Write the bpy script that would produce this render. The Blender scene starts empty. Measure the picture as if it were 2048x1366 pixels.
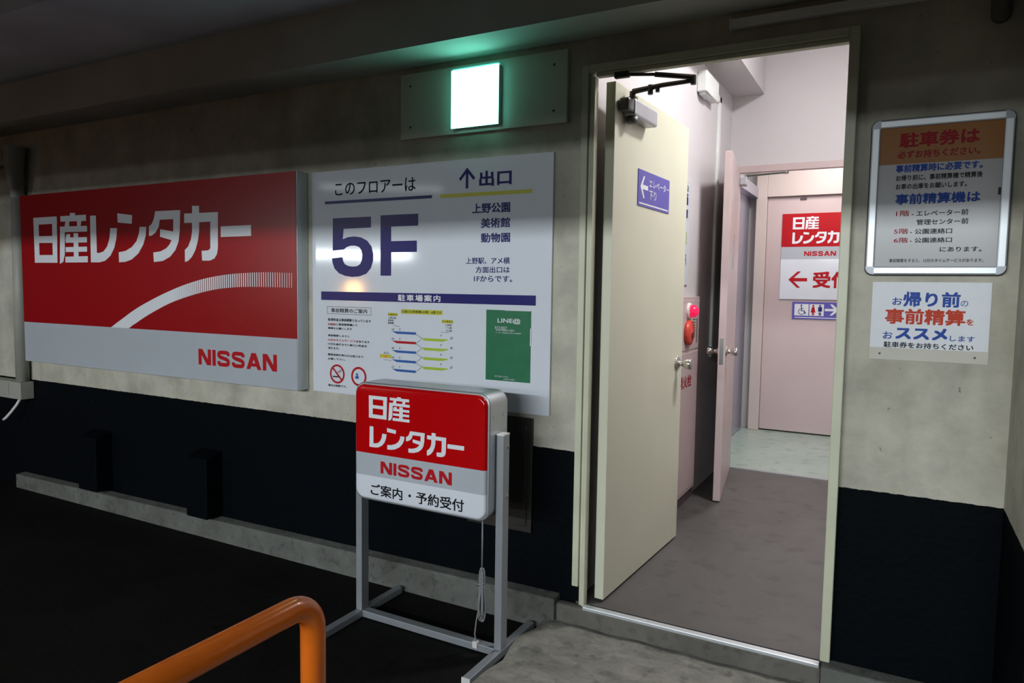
import bpy, bmesh, math, random
from mathutils import Vector, Matrix

random.seed(4)
SC = bpy.context.scene
COL = SC.collection

# ------------------------------------------------------------------ camera
def make_camera():
    yaw, pit, rol = -0.499197, 0.0742173, 0.0145288
    f = Vector((math.sin(yaw)*math.cos(pit), math.cos(yaw)*math.cos(pit), -math.sin(pit)))
    r = Vector((math.cos(yaw), -math.sin(yaw), 0)); u = r.cross(f)
    r2 = math.cos(rol)*r + math.sin(rol)*u
    u2 = -math.sin(rol)*r + math.cos(rol)*u
    cam = bpy.data.cameras.new('camera'); o = bpy.data.objects.new('camera', cam); COL.objects.link(o)
    cam.sensor_fit = 'HORIZONTAL'; cam.sensor_width = 36.0
    cam.lens = 1421.58/2048*36.0; cam.clip_start = 0.02; cam.clip_end = 100
    M = Matrix((r2, u2, -f)).transposed().to_4x4(); M.translation = Vector((0, -2.5, 1.215))
    o.matrix_world = M; SC.camera = o
make_camera()

# ------------------------------------------------------------------ light
SC.view_settings.view_transform = 'Standard'; SC.view_settings.look = 'None'
SC.view_settings.gamma = 1.0; SC.view_settings.exposure = 0.0
SC.view_settings.use_curve_mapping = False
W = bpy.data.worlds.new('world'); SC.world = W; W.use_nodes = True
W.node_tree.nodes['Background'].inputs['Color'].default_value = (0.5, 0.55, 0.6, 1)
W.node_tree.nodes['Background'].inputs['Strength'].default_value = 0.004

def area(name, loc, sx, sy, power, color, target=None):
    l = bpy.data.lights.new(name, 'AREA'); l.shape = 'RECTANGLE'; l.size = sx; l.size_y = sy
    l.energy = power; l.color = color
    o = bpy.data.objects.new(name, l); COL.objects.link(o); o.location = loc
    if target is not None:
        o.rotation_euler = (Vector(target)-Vector(loc)).to_track_quat('-Z', 'Y').to_euler()
    return o
COOL = (0.90, 0.97, 1.0)
# rows of fluorescent tubes in the parking bays behind the camera, hung between ceiling beams
area('garage_tubes', (-1.2, -8.0, 2.45), 5.4, 0.07, 330, COOL, (-1.2, 0, 1.0))
area('garage_tubes', (-1.5, -12.0, 2.42), 9.0, 0.08, 190, COOL, (-1.5, 0, 1.0))
area('garage_tubes', (-19.5, -20.0, 2.49), 4.4, 0.12, 185, COOL, (-6, 0, 1.3))
area('ceiling_fill', (-4.6, -3.2, 2.2), 1.2, 0.06, 0.6, COOL, (-3.2, -0.9, 2.4))  # weak unseen fill light, added to lift the ceiling above the wall
# corridor and lift lobby ceiling lamps
area('corridor_lamp', (-0.02, 1.0, 2.93), 0.22, 0.40, 45, (1.0, 0.985, 0.985), (-0.02, 1.0, 0))
area('lobby_lamp', (-0.55, 3.2, 2.52), 0.25, 0.9, 25, (1.0, 0.96, 0.93), (-0.55, 3.2, 0))
pl = bpy.data.lights.new('orange_beacon', 'POINT'); pl.energy = 45; pl.color = (1.0, 0.45, 0.12); pl.shadow_soft_size = 0.13
po = bpy.data.objects.new('orange_beacon', pl); COL.objects.link(po); po.location = (-9.16, -8.0, 1.17)

# ------------------------------------------------------------------ materials
def new_mat(name):
    m = bpy.data.materials.new(name); m.use_nodes = True
    return m, m.node_tree, m.node_tree.nodes['Principled BSDF']

def mat(name, col, rough=0.5, metal=0.0, var=0.06, scale=9.0, bump=0.0, spec=0.5, coat=0.0, emit=None, estr=0.0, stretch=(1, 1, 1), bscale=None):
    m, nt, b = new_mat(name)
    N = nt.nodes; L = nt.links
    tc = N.new('ShaderNodeTexCoord'); mp = N.new('ShaderNodeMapping'); mp.inputs['Scale'].default_value = stretch
    L.new(tc.outputs['Object'], mp.inputs['Vector'])
    nz = N.new('ShaderNodeTexNoise'); nz.inputs['Scale'].default_value = scale; nz.inputs['Detail'].default_value = 5
    L.new(mp.outputs['Vector'], nz.inputs['Vector'])
    rp = N.new('ShaderNodeValToRGB')
    lo = [max(0, c*(1-var)) for c in col]; hi = [min(1, c*(1+var)) for c in col]
    rp.color_ramp.elements[0].color = (*lo, 1); rp.color_ramp.elements[0].position = 0.3
    rp.color_ramp.elements[1].color = (*hi, 1); rp.color_ramp.elements[1].position = 0.7
    L.new(nz.outputs['Fac'], rp.inputs['Fac']); L.new(rp.outputs['Color'], b.inputs['Base Color'])
    b.inputs['Roughness'].default_value = rough; b.inputs['Metallic'].default_value = metal
    b.inputs['Specular IOR Level'].default_value = spec
    b.inputs['Coat Weight'].default_value = coat
    if bump:
        n2 = N.new('ShaderNodeTexNoise'); n2.inputs['Scale'].default_value = bscale or scale*6; n2.inputs['Detail'].default_value = 6
        L.new(mp.outputs['Vector'], n2.inputs['Vector'])
        bp = N.new('ShaderNodeBump'); bp.inputs['Strength'].default_value = bump; bp.inputs['Distance'].default_value = 0.01
        L.new(n2.outputs['Fac'], bp.inputs['Height']); L.new(bp.outputs['Normal'], b.inputs['Normal'])
    if emit:
        b.inputs['Emission Color'].default_value = (*emit, 1); b.inputs['Emission Strength'].default_value = estr
    return m

def mat_wall(name, top, dado, level, wob=0.004):
    """painted concrete: stained upper coat, dark glossy dado below the level"""
    m, nt, b = new_mat(name); N = nt.nodes; L = nt.links
    geo = N.new('ShaderNodeNewGeometry')
    sp = N.new('ShaderNodeSeparateXYZ'); L.new(geo.outputs['Position'], sp.inputs[0])
    n1 = N.new('ShaderNodeTexNoise'); n1.inputs['Scale'].default_value = 4.5; n1.inputs['Detail'].default_value = 8; n1.inputs['Roughness'].default_value = 0.65
    L.new(geo.outputs['Position'], n1.inputs['Vector'])
    mp = N.new('ShaderNodeMapping'); mp.inputs['Scale'].default_value = (3.2, 3.2, 0.9); L.new(geo.outputs['Position'], mp.inputs['Vector'])
    n2 = N.new('ShaderNodeTexNoise'); n2.inputs['Scale'].default_value = 1.6; n2.inputs['Detail'].default_value = 5; L.new(mp.outputs['Vector'], n2.inputs['Vector'])
    r1 = N.new('ShaderNodeValToRGB')
    r1.color_ramp.elements[0].position = 0.32; r1.color_ramp.elements[0].color = (*[c*0.70 for c in top], 1)
    r1.color_ramp.elements[1].position = 0.66; r1.color_ramp.elements[1].color = (*[min(1, c*1.10) for c in top], 1)
    L.new(n1.outputs['Fac'], r1.inputs['Fac'])
    r2 = N.new('ShaderNodeValToRGB')
    r2.color_ramp.elements[0].position = 0.34; r2.color_ramp.elements[0].color = (0.86, 0.845, 0.82, 1)
    r2.color_ramp.elements[1].position = 0.55; r2.color_ramp.elements[1].color = (1, 1, 1, 1)
    L.new(n2.outputs['Fac'], r2.inputs['Fac'])
    mul = N.new('ShaderNodeMixRGB'); mul.blend_type = 'MULTIPLY'; mul.inputs['Fac'].default_value = 1
    L.new(r1.outputs['Color'], mul.inputs[1]); L.new(r2.outputs['Color'], mul.inputs[2])
    # small dark chips and pinholes
    n3 = N.new('ShaderNodeTexNoise'); n3.inputs['Scale'].default_value = 38; n3.inputs['Detail'].default_value = 3; L.new(geo.outputs['Position'], n3.inputs['Vector'])
    r3 = N.new('ShaderNodeValToRGB'); r3.color_ramp.elements[0].position = 0.24; r3.color_ramp.elements[0].color = (0.35, 0.33, 0.3, 1)
    r3.color_ramp.elements[1].position = 0.30; r3.color_ramp.elements[1].color = (1, 1, 1, 1)
    L.new(n3.outputs['Fac'], r3.inputs['Fac'])
    mul2 = N.new('ShaderNodeMixRGB'); mul2.blend_type = 'MULTIPLY'; mul2.inputs['Fac'].default_value = 1
    L.new(mul.outputs['Color'], mul2.inputs[1]); L.new(r3.outputs['Color'], mul2.inputs[2])
    # dado mask
    ma = N.new('ShaderNodeMath'); ma.operation = 'MULTIPLY_ADD'; ma.inputs[1].default_value = wob*2; ma.inputs[2].default_value = level-wob
    L.new(n3.outputs['Fac'], ma.inputs[0])
    lt = N.new('ShaderNodeMath'); lt.operation = 'LESS_THAN'; L.new(sp.outputs['Z'], lt.inputs[0]); L.new(ma.outputs[0], lt.inputs[1])
    # pale scuffs on the dado
    n4 = N.new('ShaderNodeTexNoise'); n4.inputs['Scale'].default_value = 21; n4.inputs['Detail'].default_value = 2; L.new(geo.outputs['Position'], n4.inputs['Vector'])
    r4 = N.new('ShaderNodeValToRGB'); r4.color_ramp.elements[0].position = 0.785; r4.color_ramp.elements[0].color = (*dado, 1)
    r4.color_ramp.elements[1].position = 0.80; r4.color_ramp.elements[1].color = (0.25, 0.25, 0.24, 1)
    L.new(n4.outputs['Fac'], r4.inputs['Fac'])
    mx = N.new('ShaderNodeMixRGB'); L.new(lt.outputs[0], mx.inputs['Fac']); L.new(mul2.outputs['Color'], mx.inputs[1]); L.new(r4.outputs['Color'], mx.inputs[2])
    L.new(mx.outputs['Color'], b.inputs['Base Color'])
    b.inputs['Roughness'].default_value = 0.65; b.inputs['Specular IOR Level'].default_value = 0.06
    bp = N.new('ShaderNodeBump'); bp.inputs['Strength'].default_value = 0.25; bp.inputs['Distance'].default_value = 0.01
    L.new(n3.outputs['Fac'], bp.inputs['Height']); L.new(bp.outputs['Normal'], b.inputs['Normal'])
    return m

def mat_floor(name, base, dark, scale=1.5, rough=0.75, bump=0.3, fine=28, stretch=(1, 1, 1), spec=0.4):
    m, nt, b = new_mat(name); N = nt.nodes; L = nt.links
    geo = N.new('ShaderNodeNewGeometry')
    mp = N.new('ShaderNodeMapping'); mp.inputs['Scale'].default_value = stretch; L.new(geo.outputs['Position'], mp.inputs['Vector'])
    n1 = N.new('ShaderNodeTexNoise'); n1.inputs['Scale'].default_value = scale; n1.inputs['Detail'].default_value = 9; n1.inputs['Roughness'].default_value = 0.68
    n1.inputs['Distortion'].default_value = 0.6
    L.new(mp.outputs['Vector'], n1.inputs['Vector'])
    r = N.new('ShaderNodeValToRGB'); r.color_ramp.elements[0].position = 0.33; r.color_ramp.elements[0].color = (*dark, 1)
    r.color_ramp.elements[1].position = 0.66; r.color_ramp.elements[1].color = (*base, 1)
    L.new(n1.outputs['Fac'], r.inputs['Fac'])
    n2 = N.new('ShaderNodeTexNoise'); n2.inputs['Scale'].default_value = fine; n2.inputs['Detail'].default_value = 5; L.new(geo.outputs['Position'], n2.inputs['Vector'])
    r2 = N.new('ShaderNodeValToRGB'); r2.color_ramp.elements[0].position = 0.25; r2.color_ramp.elements[0].color = (0.55, 0.55, 0.55, 1)
    r2.color_ramp.elements[1].position = 0.45; r2.color_ramp.elements[1].color = (1, 1, 1, 1)
    L.new(n2.outputs['Fac'], r2.inputs['Fac'])
    mu = N.new('ShaderNodeMixRGB'); mu.blend_type = 'MULTIPLY'; mu.inputs['Fac'].default_value = 1
    L.new(r.outputs['Color'], mu.inputs[1]); L.new(r2.outputs['Color'], mu.inputs[2]); L.new(mu.outputs['Color'], b.inputs['Base Color'])
    b.inputs['Roughness'].default_value = rough; b.inputs['Specular IOR Level'].default_value = spec
    bp = N.new('ShaderNodeBump'); bp.inputs['Strength'].default_value = bump; bp.inputs['Distance'].default_value = 0.01
    L.new(n2.outputs['Fac'], bp.inputs['Height']); L.new(bp.outputs['Normal'], b.inputs['Normal'])
    return m

M = {}
M['wall'] = mat_wall('stained_painted_concrete', (0.515, 0.492, 0.415), (0.0012, 0.0024, 0.004), 0.59)
M['ceil'] = mat('grey_ceiling_concrete', (0.66, 0.72, 0.80), 0.85, var=0.15, scale=2.0, bump=0.1)
M['beamconc'] = mat('brownish_beam_concrete', (0.46, 0.455, 0.42), 0.85, var=0.15, scale=2.0, bump=0.1)
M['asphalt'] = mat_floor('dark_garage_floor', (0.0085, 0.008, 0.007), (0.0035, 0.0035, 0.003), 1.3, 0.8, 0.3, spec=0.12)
M['curb'] = mat_floor('curb_concrete', (0.155, 0.16, 0.145), (0.09, 0.09, 0.08), 4.0, 0.9, 0.4)
M['ramp'] = mat_floor('rough_ramp_concrete', (0.27, 0.262, 0.225), (0.13, 0.126, 0.11), 6.0, 0.9, 0.9, 22, (1, 1.6, 1))
M['sill'] = mat_floor('smooth_step_concrete', (0.16, 0.15, 0.13), (0.10, 0.094, 0.082), 3.0, 0.8, 0.25)
M['corrfloor'] = mat_floor('worn_corridor_concrete', (0.098, 0.092, 0.088), (0.066, 0.061, 0.058), 1.4, 0.5, 0.10, 9)
M['green'] = mat_floor('green_vinyl_floor', (0.36, 0.44, 0.385), (0.28, 0.355, 0.31), 1.2, 0.28, 0.03, 12)
M['greyceil'] = mat('white_soffit', (0.62, 0.60, 0.59), 0.8)
M['pinkwall'] = mat('pinkish_grey_paint', (0.57, 0.54, 0.55), 0.6, var=0.03, scale=2)
M['pink'] = mat('pink_steel_paint', (0.53, 0.42, 0.415), 0.4, var=0.04, scale=2.5)
M['pinkframe'] = mat('pink_frame_paint', (0.56, 0.47, 0.44), 0.4, var=0.03, scale=2.5)
M['cream'] = mat('cream_door_paint', (0.63, 0.625, 0.49), 0.33, var=0.05, scale=2.0, bump=0.03)
M['creamframe'] = mat('cream_frame_paint', (0.56, 0.56, 0.42), 0.4, var=0.08, scale=5.0)
M['alu'] = mat('aluminium', (0.56, 0.58, 0.60), 0.38, 0.85, var=0.04, scale=4)
M['aluface'] = mat('satin_silver_profile', (0.60, 0.63, 0.66), 0.42, 0.55, var=0.04, scale=4)
M['steelgrey'] = mat('grey_painted_steel_tube', (0.30, 0.32, 0.345), 0.42, 0.35, var=0.05)
M['chrome'] = mat('chrome', (0.62, 0.60, 0.56), 0.18, 1.0, var=0.02)
M['stainless'] = mat('brushed_stainless', (0.50, 0.50, 0.62), 0.30, 0.8, var=0.04, scale=3, stretch=(1, 1, 12))
M['darksteel'] = mat('dark_bronze_steel', (0.05, 0.045, 0.04), 0.4, 0.6)
M['closer'] = mat('silver_closer_paint', (0.50, 0.51, 0.54), 0.35, 0.5)
M['closerdark'] = mat('grey_closer_paint', (0.13, 0.13, 0.125), 0.45, 0.3)
M['redacr'] = mat('red_acrylic', (0.29, 0.003, 0.006), 0.26, var=0.02, spec=0.4)
M['redglo'] = mat('red_glossy_acrylic', (0.45, 0.0015, 0.003), 0.12, var=0.02, spec=0.35)
M['greyacr'] = mat('light_grey_acrylic', (0.42, 0.45, 0.49), 0.2, var=0.02)
M['whiteacr'] = mat('white_acrylic', (0.67, 0.70, 0.76), 0.075, var=0.015)
M['paper'] = mat('white_paper', (0.66, 0.68, 0.72), 0.45, var=0.02, scale=30)
M['white'] = mat('white_print', (0.72, 0.74, 0.78), 0.3, var=0.01)
M['black'] = mat('black_print', (0.008, 0.008, 0.012), 0.5, var=0.02, spec=0.15)
M['blue'] = mat('navy_blue_print', (0.014, 0.014, 0.135), 0.3, var=0.02, spec=0.25)
M['midblue'] = mat('blue_print', (0.012, 0.095, 0.36), 0.4, var=0.02)
M['royal'] = mat('royal_blue_print', (0.012, 0.06, 0.33), 0.5, var=0.02, spec=0.2)
M['signblue'] = mat('blue_sign_face', (0.10, 0.085, 0.40), 0.3, var=0.03)
M['redprint'] = mat('red_print', (0.42, 0.006, 0.012), 0.4, var=0.02, spec=0.25)
M['orange'] = mat('orange_red_print', (0.50, 0.038, 0.012), 0.5, var=0.02, spec=0.2)
M['yellow'] = mat('yellow_print', (0.52, 0.50, 0.03), 0.35, var=0.02)
M['lime'] = mat('lime_print', (0.36, 0.50, 0.03), 0.35, var=0.02)
M['amber'] = mat('orange_print', (0.70, 0.27, 0.03), 0.4, var=0.03)
M['postgreen'] = mat('green_poster_paper', (0.015, 0.15, 0.065), 0.3, var=0.12, scale=18)
M['handrail'] = mat('orange_gloss_paint', (0.80, 0.165, 0.012), 0.24, var=0.07, scale=14, coat=0.3)
M['board'] = mat('grey_backing_board', (0.56, 0.56, 0.51), 0.5, var=0.05, scale=2)
M['exit'] = mat('lit_white_panel', (0.9, 1.0, 0.97), 0.4, emit=(0.22, 1.0, 0.76), estr=7.0)
M['exittop'] = mat('lit_green_rim', (0.3, 0.7, 0.6), 0.4, emit=(0.06, 0.75, 0.50), estr=0.8)
M['exitbody'] = mat('exit_housing', (0.40, 0.50, 0.46), 0.4)
M['pvc'] = mat('grey_pvc', (0.33, 0.325, 0.285), 0.5, var=0.08, scale=6)
M['rubberpipe'] = mat('dark_pipe', (0.09, 0.088, 0.075), 0.6)
M['cable'] = mat('white_cable', (0.66, 0.66, 0.64), 0.4)
M['cord'] = mat('grey_cord', (0.22, 0.225, 0.235), 0.5)
M['hatch'] = mat('dark_brown_steel', (0.016, 0.013, 0.010), 0.5, var=0.1)
M['darkred'] = mat('dark_red_disc', (0.10, 0.012, 0.012), 0.4)
M['dado'] = mat('dark_navy_paint', (0.0012, 0.0024, 0.004), 0.6, spec=0.06)
M['bell'] = mat('red_bell_enamel', (0.62, 0.06, 0.04), 0.3)
M['lampred'] = mat('lit_red_lens', (0.75, 0.01, 0.06), 0.15, emit=(1.0, 0.02, 0.12), estr=0.55)
M['rubber'] = mat('dark_rubber', (0.02, 0.02, 0.02), 0.6)
M['fixture'] = mat('white_plastic_housing', (0.72, 0.74, 0.72), 0.4)
M['slot'] = mat('dark_slot', (0.07, 0.05, 0.05), 0.6)

# ------------------------------------------------------------------ mesh helpers
ROOT = {}
class MB:
    def __init__(s): s.v = []; s.f = []
    def add(s, vs, fs):
        b = len(s.v); s.v += [Vector(q) for q in vs]; s.f += [[i+b for i in f] for f in fs]; return s
    def box(s, x0, y0, z0, x1, y1, z1):
        x0, x1 = sorted((x0, x1)); y0, y1 = sorted((y0, y1)); z0, z1 = sorted((z0, z1))
        return s.add([(x0,y0,z0),(x1,y0,z0),(x1,y1,z0),(x0,y1,z0),(x0,y0,z1),(x1,y0,z1),(x1,y1,z1),(x0,y1,z1)],
                     [(0,3,2,1),(4,5,6,7),(0,1,5,4),(1,2,6,5),(2,3,7,6),(3,0,4,7)])
    def poly(s, P): return s.add(P, [tuple(range(len(P)))])
    def prism(s, P, d):
        """polygon P (3D, any plane) extruded by vector d"""
        d = Vector(d); n = len(P); P = [Vector(q) for q in P]
        fs = [tuple(range(n)), tuple(range(2*n-1, n-1, -1))] + [(i, i+n, (i+1) % n+n, (i+1) % n) for i in range(n)]
        return s.add(P+[q+d for q in P], fs)
    def tube(s, path, r, seg=14, caps=True):
        path = [Vector(q) for q in path]; n = len(path); rs = r if isinstance(r, (list, tuple)) else [r]*n
        t0 = (path[1]-path[0]).normalized()
        up = Vector((0, 0, 1)) if abs(t0.z) < 0.9 else Vector((1, 0, 0))
        a = t0.cross(up).normalized(); vs = []
        for i, q in enumerate(path):
            t = (path[min(i+1, n-1)]-path[max(i-1, 0)]).normalized()
            a = (a-t*a.dot(t)).normalized(); b = t.cross(a)
            for k in range(seg):
                an = 2*math.pi*k/seg; vs.append(q+a*math.cos(an)*rs[i]+b*math.sin(an)*rs[i])
        fs = [(i*seg+k, i*seg+(k+1) % seg, (i+1)*seg+(k+1) % seg, (i+1)*seg+k) for i in range(n-1) for k in range(seg)]
        if caps: fs += [tuple(range(seg-1, -1, -1)), tuple(range((n-1)*seg, n*seg))]
        return s.add(vs, fs)
    def lathe(s, c, axis, prof, seg=24):
        """prof: list of (distance along axis, radius)"""
        c = Vector(c); axis = Vector(axis).normalized()
        return s.tube([c+axis*(d+1e-6*i) for i, (d, r) in enumerate(prof)], [max(r, 1e-5) for d, r in prof], seg)
    def ring(s, c, U, V, r0, r1, seg=40, a0=0, a1=2*math.pi):
        c = Vector(c); U = Vector(U); V = Vector(V)
        vs = []
        for k in range(seg+1):
            a = a0+(a1-a0)*k/seg; d = U*math.cos(a)+V*math.sin(a); vs += [c+d*r0, c+d*r1]
        return s.add(vs, [(2*k, 2*k+1, 2*k+3, 2*k+2) for k in range(seg)])
    def xf(s, fn): s.v = [Vector(fn(q)) for q in s.v]; return s

def root_loc(o): return ROOT.get(o.name, Vector((0, 0, 0)))

def obj(name, mb, m, parent=None, bevel=0.0, smooth=False, seg=2, loc=None):
    L0 = root_loc(parent) if parent else (Vector(loc) if loc is not None else Vector((0, 0, 0)))
    me = bpy.data.meshes.new(name)
    me.from_pydata([tuple(q-L0) for q in mb.v], [], mb.f); me.validate()
    bm = bmesh.new(); bm.from_mesh(me)
    if len(bm.faces) > 1 and not getattr(mb, 'flat', False): bmesh.ops.recalc_face_normals(bm, faces=bm.faces)
    bm.to_mesh(me); bm.free()
    me.materials.append(m)
    o = bpy.data.objects.new(name, me); COL.objects.link(o)
    if parent: o.parent = parent; ROOT[o.name] = L0
    else:
        o.location = L0; ROOT[o.name] = L0
    if smooth:
        for p in me.polygons: p.use_smooth = True
    if bevel:
        b = o.modifiers.new('bevel', 'BEVEL'); b.width = bevel; b.segments = seg; b.limit_method = 'ANGLE'; b.angle_limit = math.radians(40)
    return o

def auto_smooth(o, deg=35):
    me = o.data
    bm = bmesh.new(); bm.from_mesh(me)
    for f in bm.faces: f.smooth = True
    for e in bm.edges:
        if len(e.link_faces) == 2 and e.calc_face_angle(0) > math.radians(deg): e.smooth = False
    bm.to_mesh(me); bm.free(); return o

def thing(name, label, cat, loc=(0, 0, 0), group=None):
    o = bpy.data.objects.new(name, None); COL.objects.link(o); o.location = loc; o.empty_display_size = 0.05
    ROOT[o.name] = Vector(loc); o['label'] = label; o['category'] = cat
    if group: o['group'] = group
    return o
def tag(o, label, cat, group=None):
    o['label'] = label; o['category'] = cat
    if group: o['group'] = group
    return o
def struct(name, mb, m, label=None, cat=None, **k):
    o = obj(name, mb, m, **k); o['kind'] = 'structure'
    if label: o['label'] = label
    if cat: o['category'] = cat
    return o

# ------------------------------------------------------------------ lettering
_TX = {}
def text_geo(body, bold, res=3, spacing=1.0):
    """outline of a line of text in a unit box: (x, y, layer) points; bold strokes are stacked shifted copies"""
    key = (body, bold, res, spacing)
    if key in _TX: return _TX[key]
    c = bpy.data.curves.new('lettering', 'FONT'); c.body = body; c.size = 1.0; c.resolution_u = res
    c.space_character = spacing
    o = bpy.data.objects.new('lettering_tmp', c); COL.objects.link(o)
    dg = bpy.context.evaluated_depsgraph_get(); dg.update()
    me = bpy.data.meshes.new_from_object(o.evaluated_get(dg))
    v0 = [(q.co.x, q.co.y) for q in me.vertices]; f0 = [tuple(p.vertices) for p in me.polygons]
    bpy.data.objects.remove(o); bpy.data.curves.remove(c); bpy.data.meshes.remove(me)
    if not v0: v0 = [(0, 0), (1, 0), (1, 1)]; f0 = [(0, 1, 2)]
    vs, fs = [], []
    sh = [(0, 0)] if not bold else [(-bold, -bold), (bold, -bold), (bold, bold), (-bold, bold)]+([(0, 0)] if bold > 0.025 else [])
    for k, (dx, dy) in enumerate(sh):
        b = len(vs); vs += [(x+dx, y+dy, k) for x, y in v0]; fs += [tuple(i+b for i in f) for f in f0]
    x0 = min(q[0] for q in vs); x1 = max(q[0] for q in vs); y0 = min(q[1] for q in vs); y1 = max(q[1] for q in vs)
    w = max(x1-x0, 1e-6); h = max(y1-y0, 1e-6)
    _TX[key] = ([((q[0]-x0)/w, (q[1]-y0)/h, q[2]) for q in vs], fs)
    return _TX[key]

class Plane:
    """flat face of a sign: u to the right, v up, both in metres along its own axes"""
    def __init__(s, O, U, V=(0, 0, 1)):
        s.O = Vector(O); s.U = Vector(U).normalized(); s.V = Vector(V).normalized(); s.N = s.U.cross(s.V)
    def at(s, u, v, d=0.0): return s.O+s.U*u+s.V*v+s.N*d
def letters(pl, body, box, m, parent, bold=0.0, lift=0.0009, name='lettering', res=3, spacing=1.0, label=None):
    vs, fs = text_geo(body, bold, res, spacing); u0, v0, u1, v1 = box
    mb = MB(); mb.flat = True
    mb.add([pl.at(u0+(u1-u0)*a, v0+(v1-v0)*b, lift+0.00008*k) for a, b, k in vs], fs)
    o = obj(name, mb, m, parent)
    if label: o['label'] = label
    return o
def shape(pl, P, lift=0.0008, mb=None):
    mb = mb or MB(); mb.flat = True
    mb.poly([pl.at(u, v, lift) for u, v in P]); return mb
def rect(pl, box, lift=0.0008, mb=None):
    u0, v0, u1, v1 = box
    return shape(pl, [(u0, v0), (u1, v0), (u1, v1), (u0, v1)], lift, mb)
def slab(pl, box, d0, d1, mb=None):
    u0, v0, u1, v1 = box; mb = mb or MB()
    return mb.prism([pl.at(u0, v0, d0), pl.at(u1, v0, d0), pl.at(u1, v1, d0), pl.at(u0, v1, d0)], pl.N*(d1-d0))
def rrect(u0, v0, u1, v1, r, n=8):
    P = []
    for cx, cy, a in ((u1-r, v0+r, -90), (u1-r, v1-r, 0), (u0+r, v1-r, 90), (u0+r, v0+r, 180)):
        for k in range(n+1):
            an = math.radians(a+90*k/n); P.append((cx+r*math.cos(an), cy+r*math.sin(an)))
    return P

GLYPHS={
# -4.6403 1.3294 0.26360000000000006 -2.7611
'日':[[(0.005,1.029),(0.945,1.030),(0.949,0.871),(0.000,0.868)],[(0.005,1.029),(0.215,1.028),(0.207,0.002),(0.010,0.003)],[(0.757,1.029),(0.945,1.030),(0.921,-0.002),(0.740,-0.000)],[(0.006,0.608),(0.942,0.597),(0.938,0.444),(0.008,0.454)],[(0.007,0.179),(0.925,0.171),(0.921,-0.002),(0.010,0.003)]],
'産':[[(1.457,1.086),(1.649,1.079),(1.646,1.005),(1.453,1.012)],[(1.086,1.028),(2.052,1.027),(2.050,0.895),(1.085,0.907)],[(1.291,0.928),(1.422,0.923),(1.414,0.781),(1.231,0.787)],[(1.717,0.914),(1.882,0.908),(1.838,0.777),(1.711,0.780)],[(1.060,0.799),(2.077,0.788),(2.079,0.664),(1.058,0.675)],[(1.065,0.791),(1.250,0.786),(1.215,0.176),(1.148,0.017),(1.013,-0.028)],[(1.314,0.630),(1.450,0.626),(1.440,0.534),(1.259,0.477),(1.271,0.560)],[(1.276,0.555),(2.068,0.547),(2.062,0.432),(1.264,0.438)],[(1.575,0.643),(1.744,0.639),(1.740,0.119),(1.560,0.120)],[(1.259,0.342),(2.062,0.341),(2.057,0.233),(1.253,0.233)],[(1.239,0.131),(2.082,0.135),(2.075,0.002),(1.232,0.002)]],
'レ':[[(2.200,1.000),(2.182,0.002),(2.495,0.000),(2.691,0.031),(2.887,0.138),(3.025,0.301),(3.104,0.499),(3.137,0.709),(2.901,0.715),(2.868,0.504),(2.777,0.333),(2.652,0.234),(2.505,0.200),(2.407,0.201),(2.409,0.995)]],
'ン':[[(3.157,1.015),(3.653,0.959),(3.634,0.784),(3.165,0.824)],[(3.173,0.206),(3.406,0.232),(3.615,0.306),(3.778,0.429),(3.862,0.580),(3.890,0.714),(4.106,0.708),(4.082,0.534),(3.998,0.356),(3.835,0.178),(3.605,0.054),(3.397,0.006),(3.176,-0.003)]],
'タ':[[(4.402,1.010),(5.164,1.002),(5.137,0.590),(5.097,0.394),(4.999,0.231),(4.833,0.100),(4.604,0.018),(4.321,-0.003),(4.310,0.189),(4.541,0.209),(4.717,0.267),(4.824,0.343),(4.886,0.425),(4.533,0.499),(4.542,0.649),(4.943,0.594),(4.951,0.835),(4.536,0.836),(4.496,0.695),(4.396,0.586),(4.269,0.527),(4.183,0.524),(4.190,0.715),(4.278,0.757),(4.343,0.845)]],
'カ':[[(5.516,1.069),(5.719,1.060),(5.715,0.927),(6.246,0.923),(6.230,0.246),(6.204,0.141),(6.131,0.057),(6.004,0.015),(5.780,0.017),(5.769,0.204),(5.961,0.212),(6.018,0.249),(6.030,0.752),(5.715,0.751),(5.706,0.575),(5.669,0.404),(5.591,0.223),(5.489,0.094),(5.371,0.014),(5.278,-0.008),(5.280,0.227),(5.379,0.291),(5.465,0.430),(5.503,0.580),(5.504,0.747),(5.276,0.749),(5.281,0.932),(5.513,0.926)]],
'ー':[[(6.317,0.654),(7.129,0.656),(7.126,0.458),(6.313,0.455)]],
}

def logo(pl, chars, origin, h, m, parent, wscale=1.0, lift=0.0009, u_end=None):
    """drawn sign lettering; h = height of the letter body"""
    allx = [q[0] for c in chars for P in GLYPHS[c] for q in P]; x0 = min(allx); x1 = max(allx)
    if u_end is not None: wscale = (u_end-origin[0])/((x1-x0)*h)
    for c in chars:
        mb = MB(); mb.flat = True
        for k, P in enumerate(GLYPHS[c]):
            if sum(P[i][0]*P[(i+1) % len(P)][1]-P[(i+1) % len(P)][0]*P[i][1] for i in range(len(P))) < 0: P = P[::-1]
            mb.poly([pl.at(origin[0]+(a-x0)*h*wscale, origin[1]+b*h, lift+0.00008*k) for a, b in P])
        obj('lettering', mb, m, parent)

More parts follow.
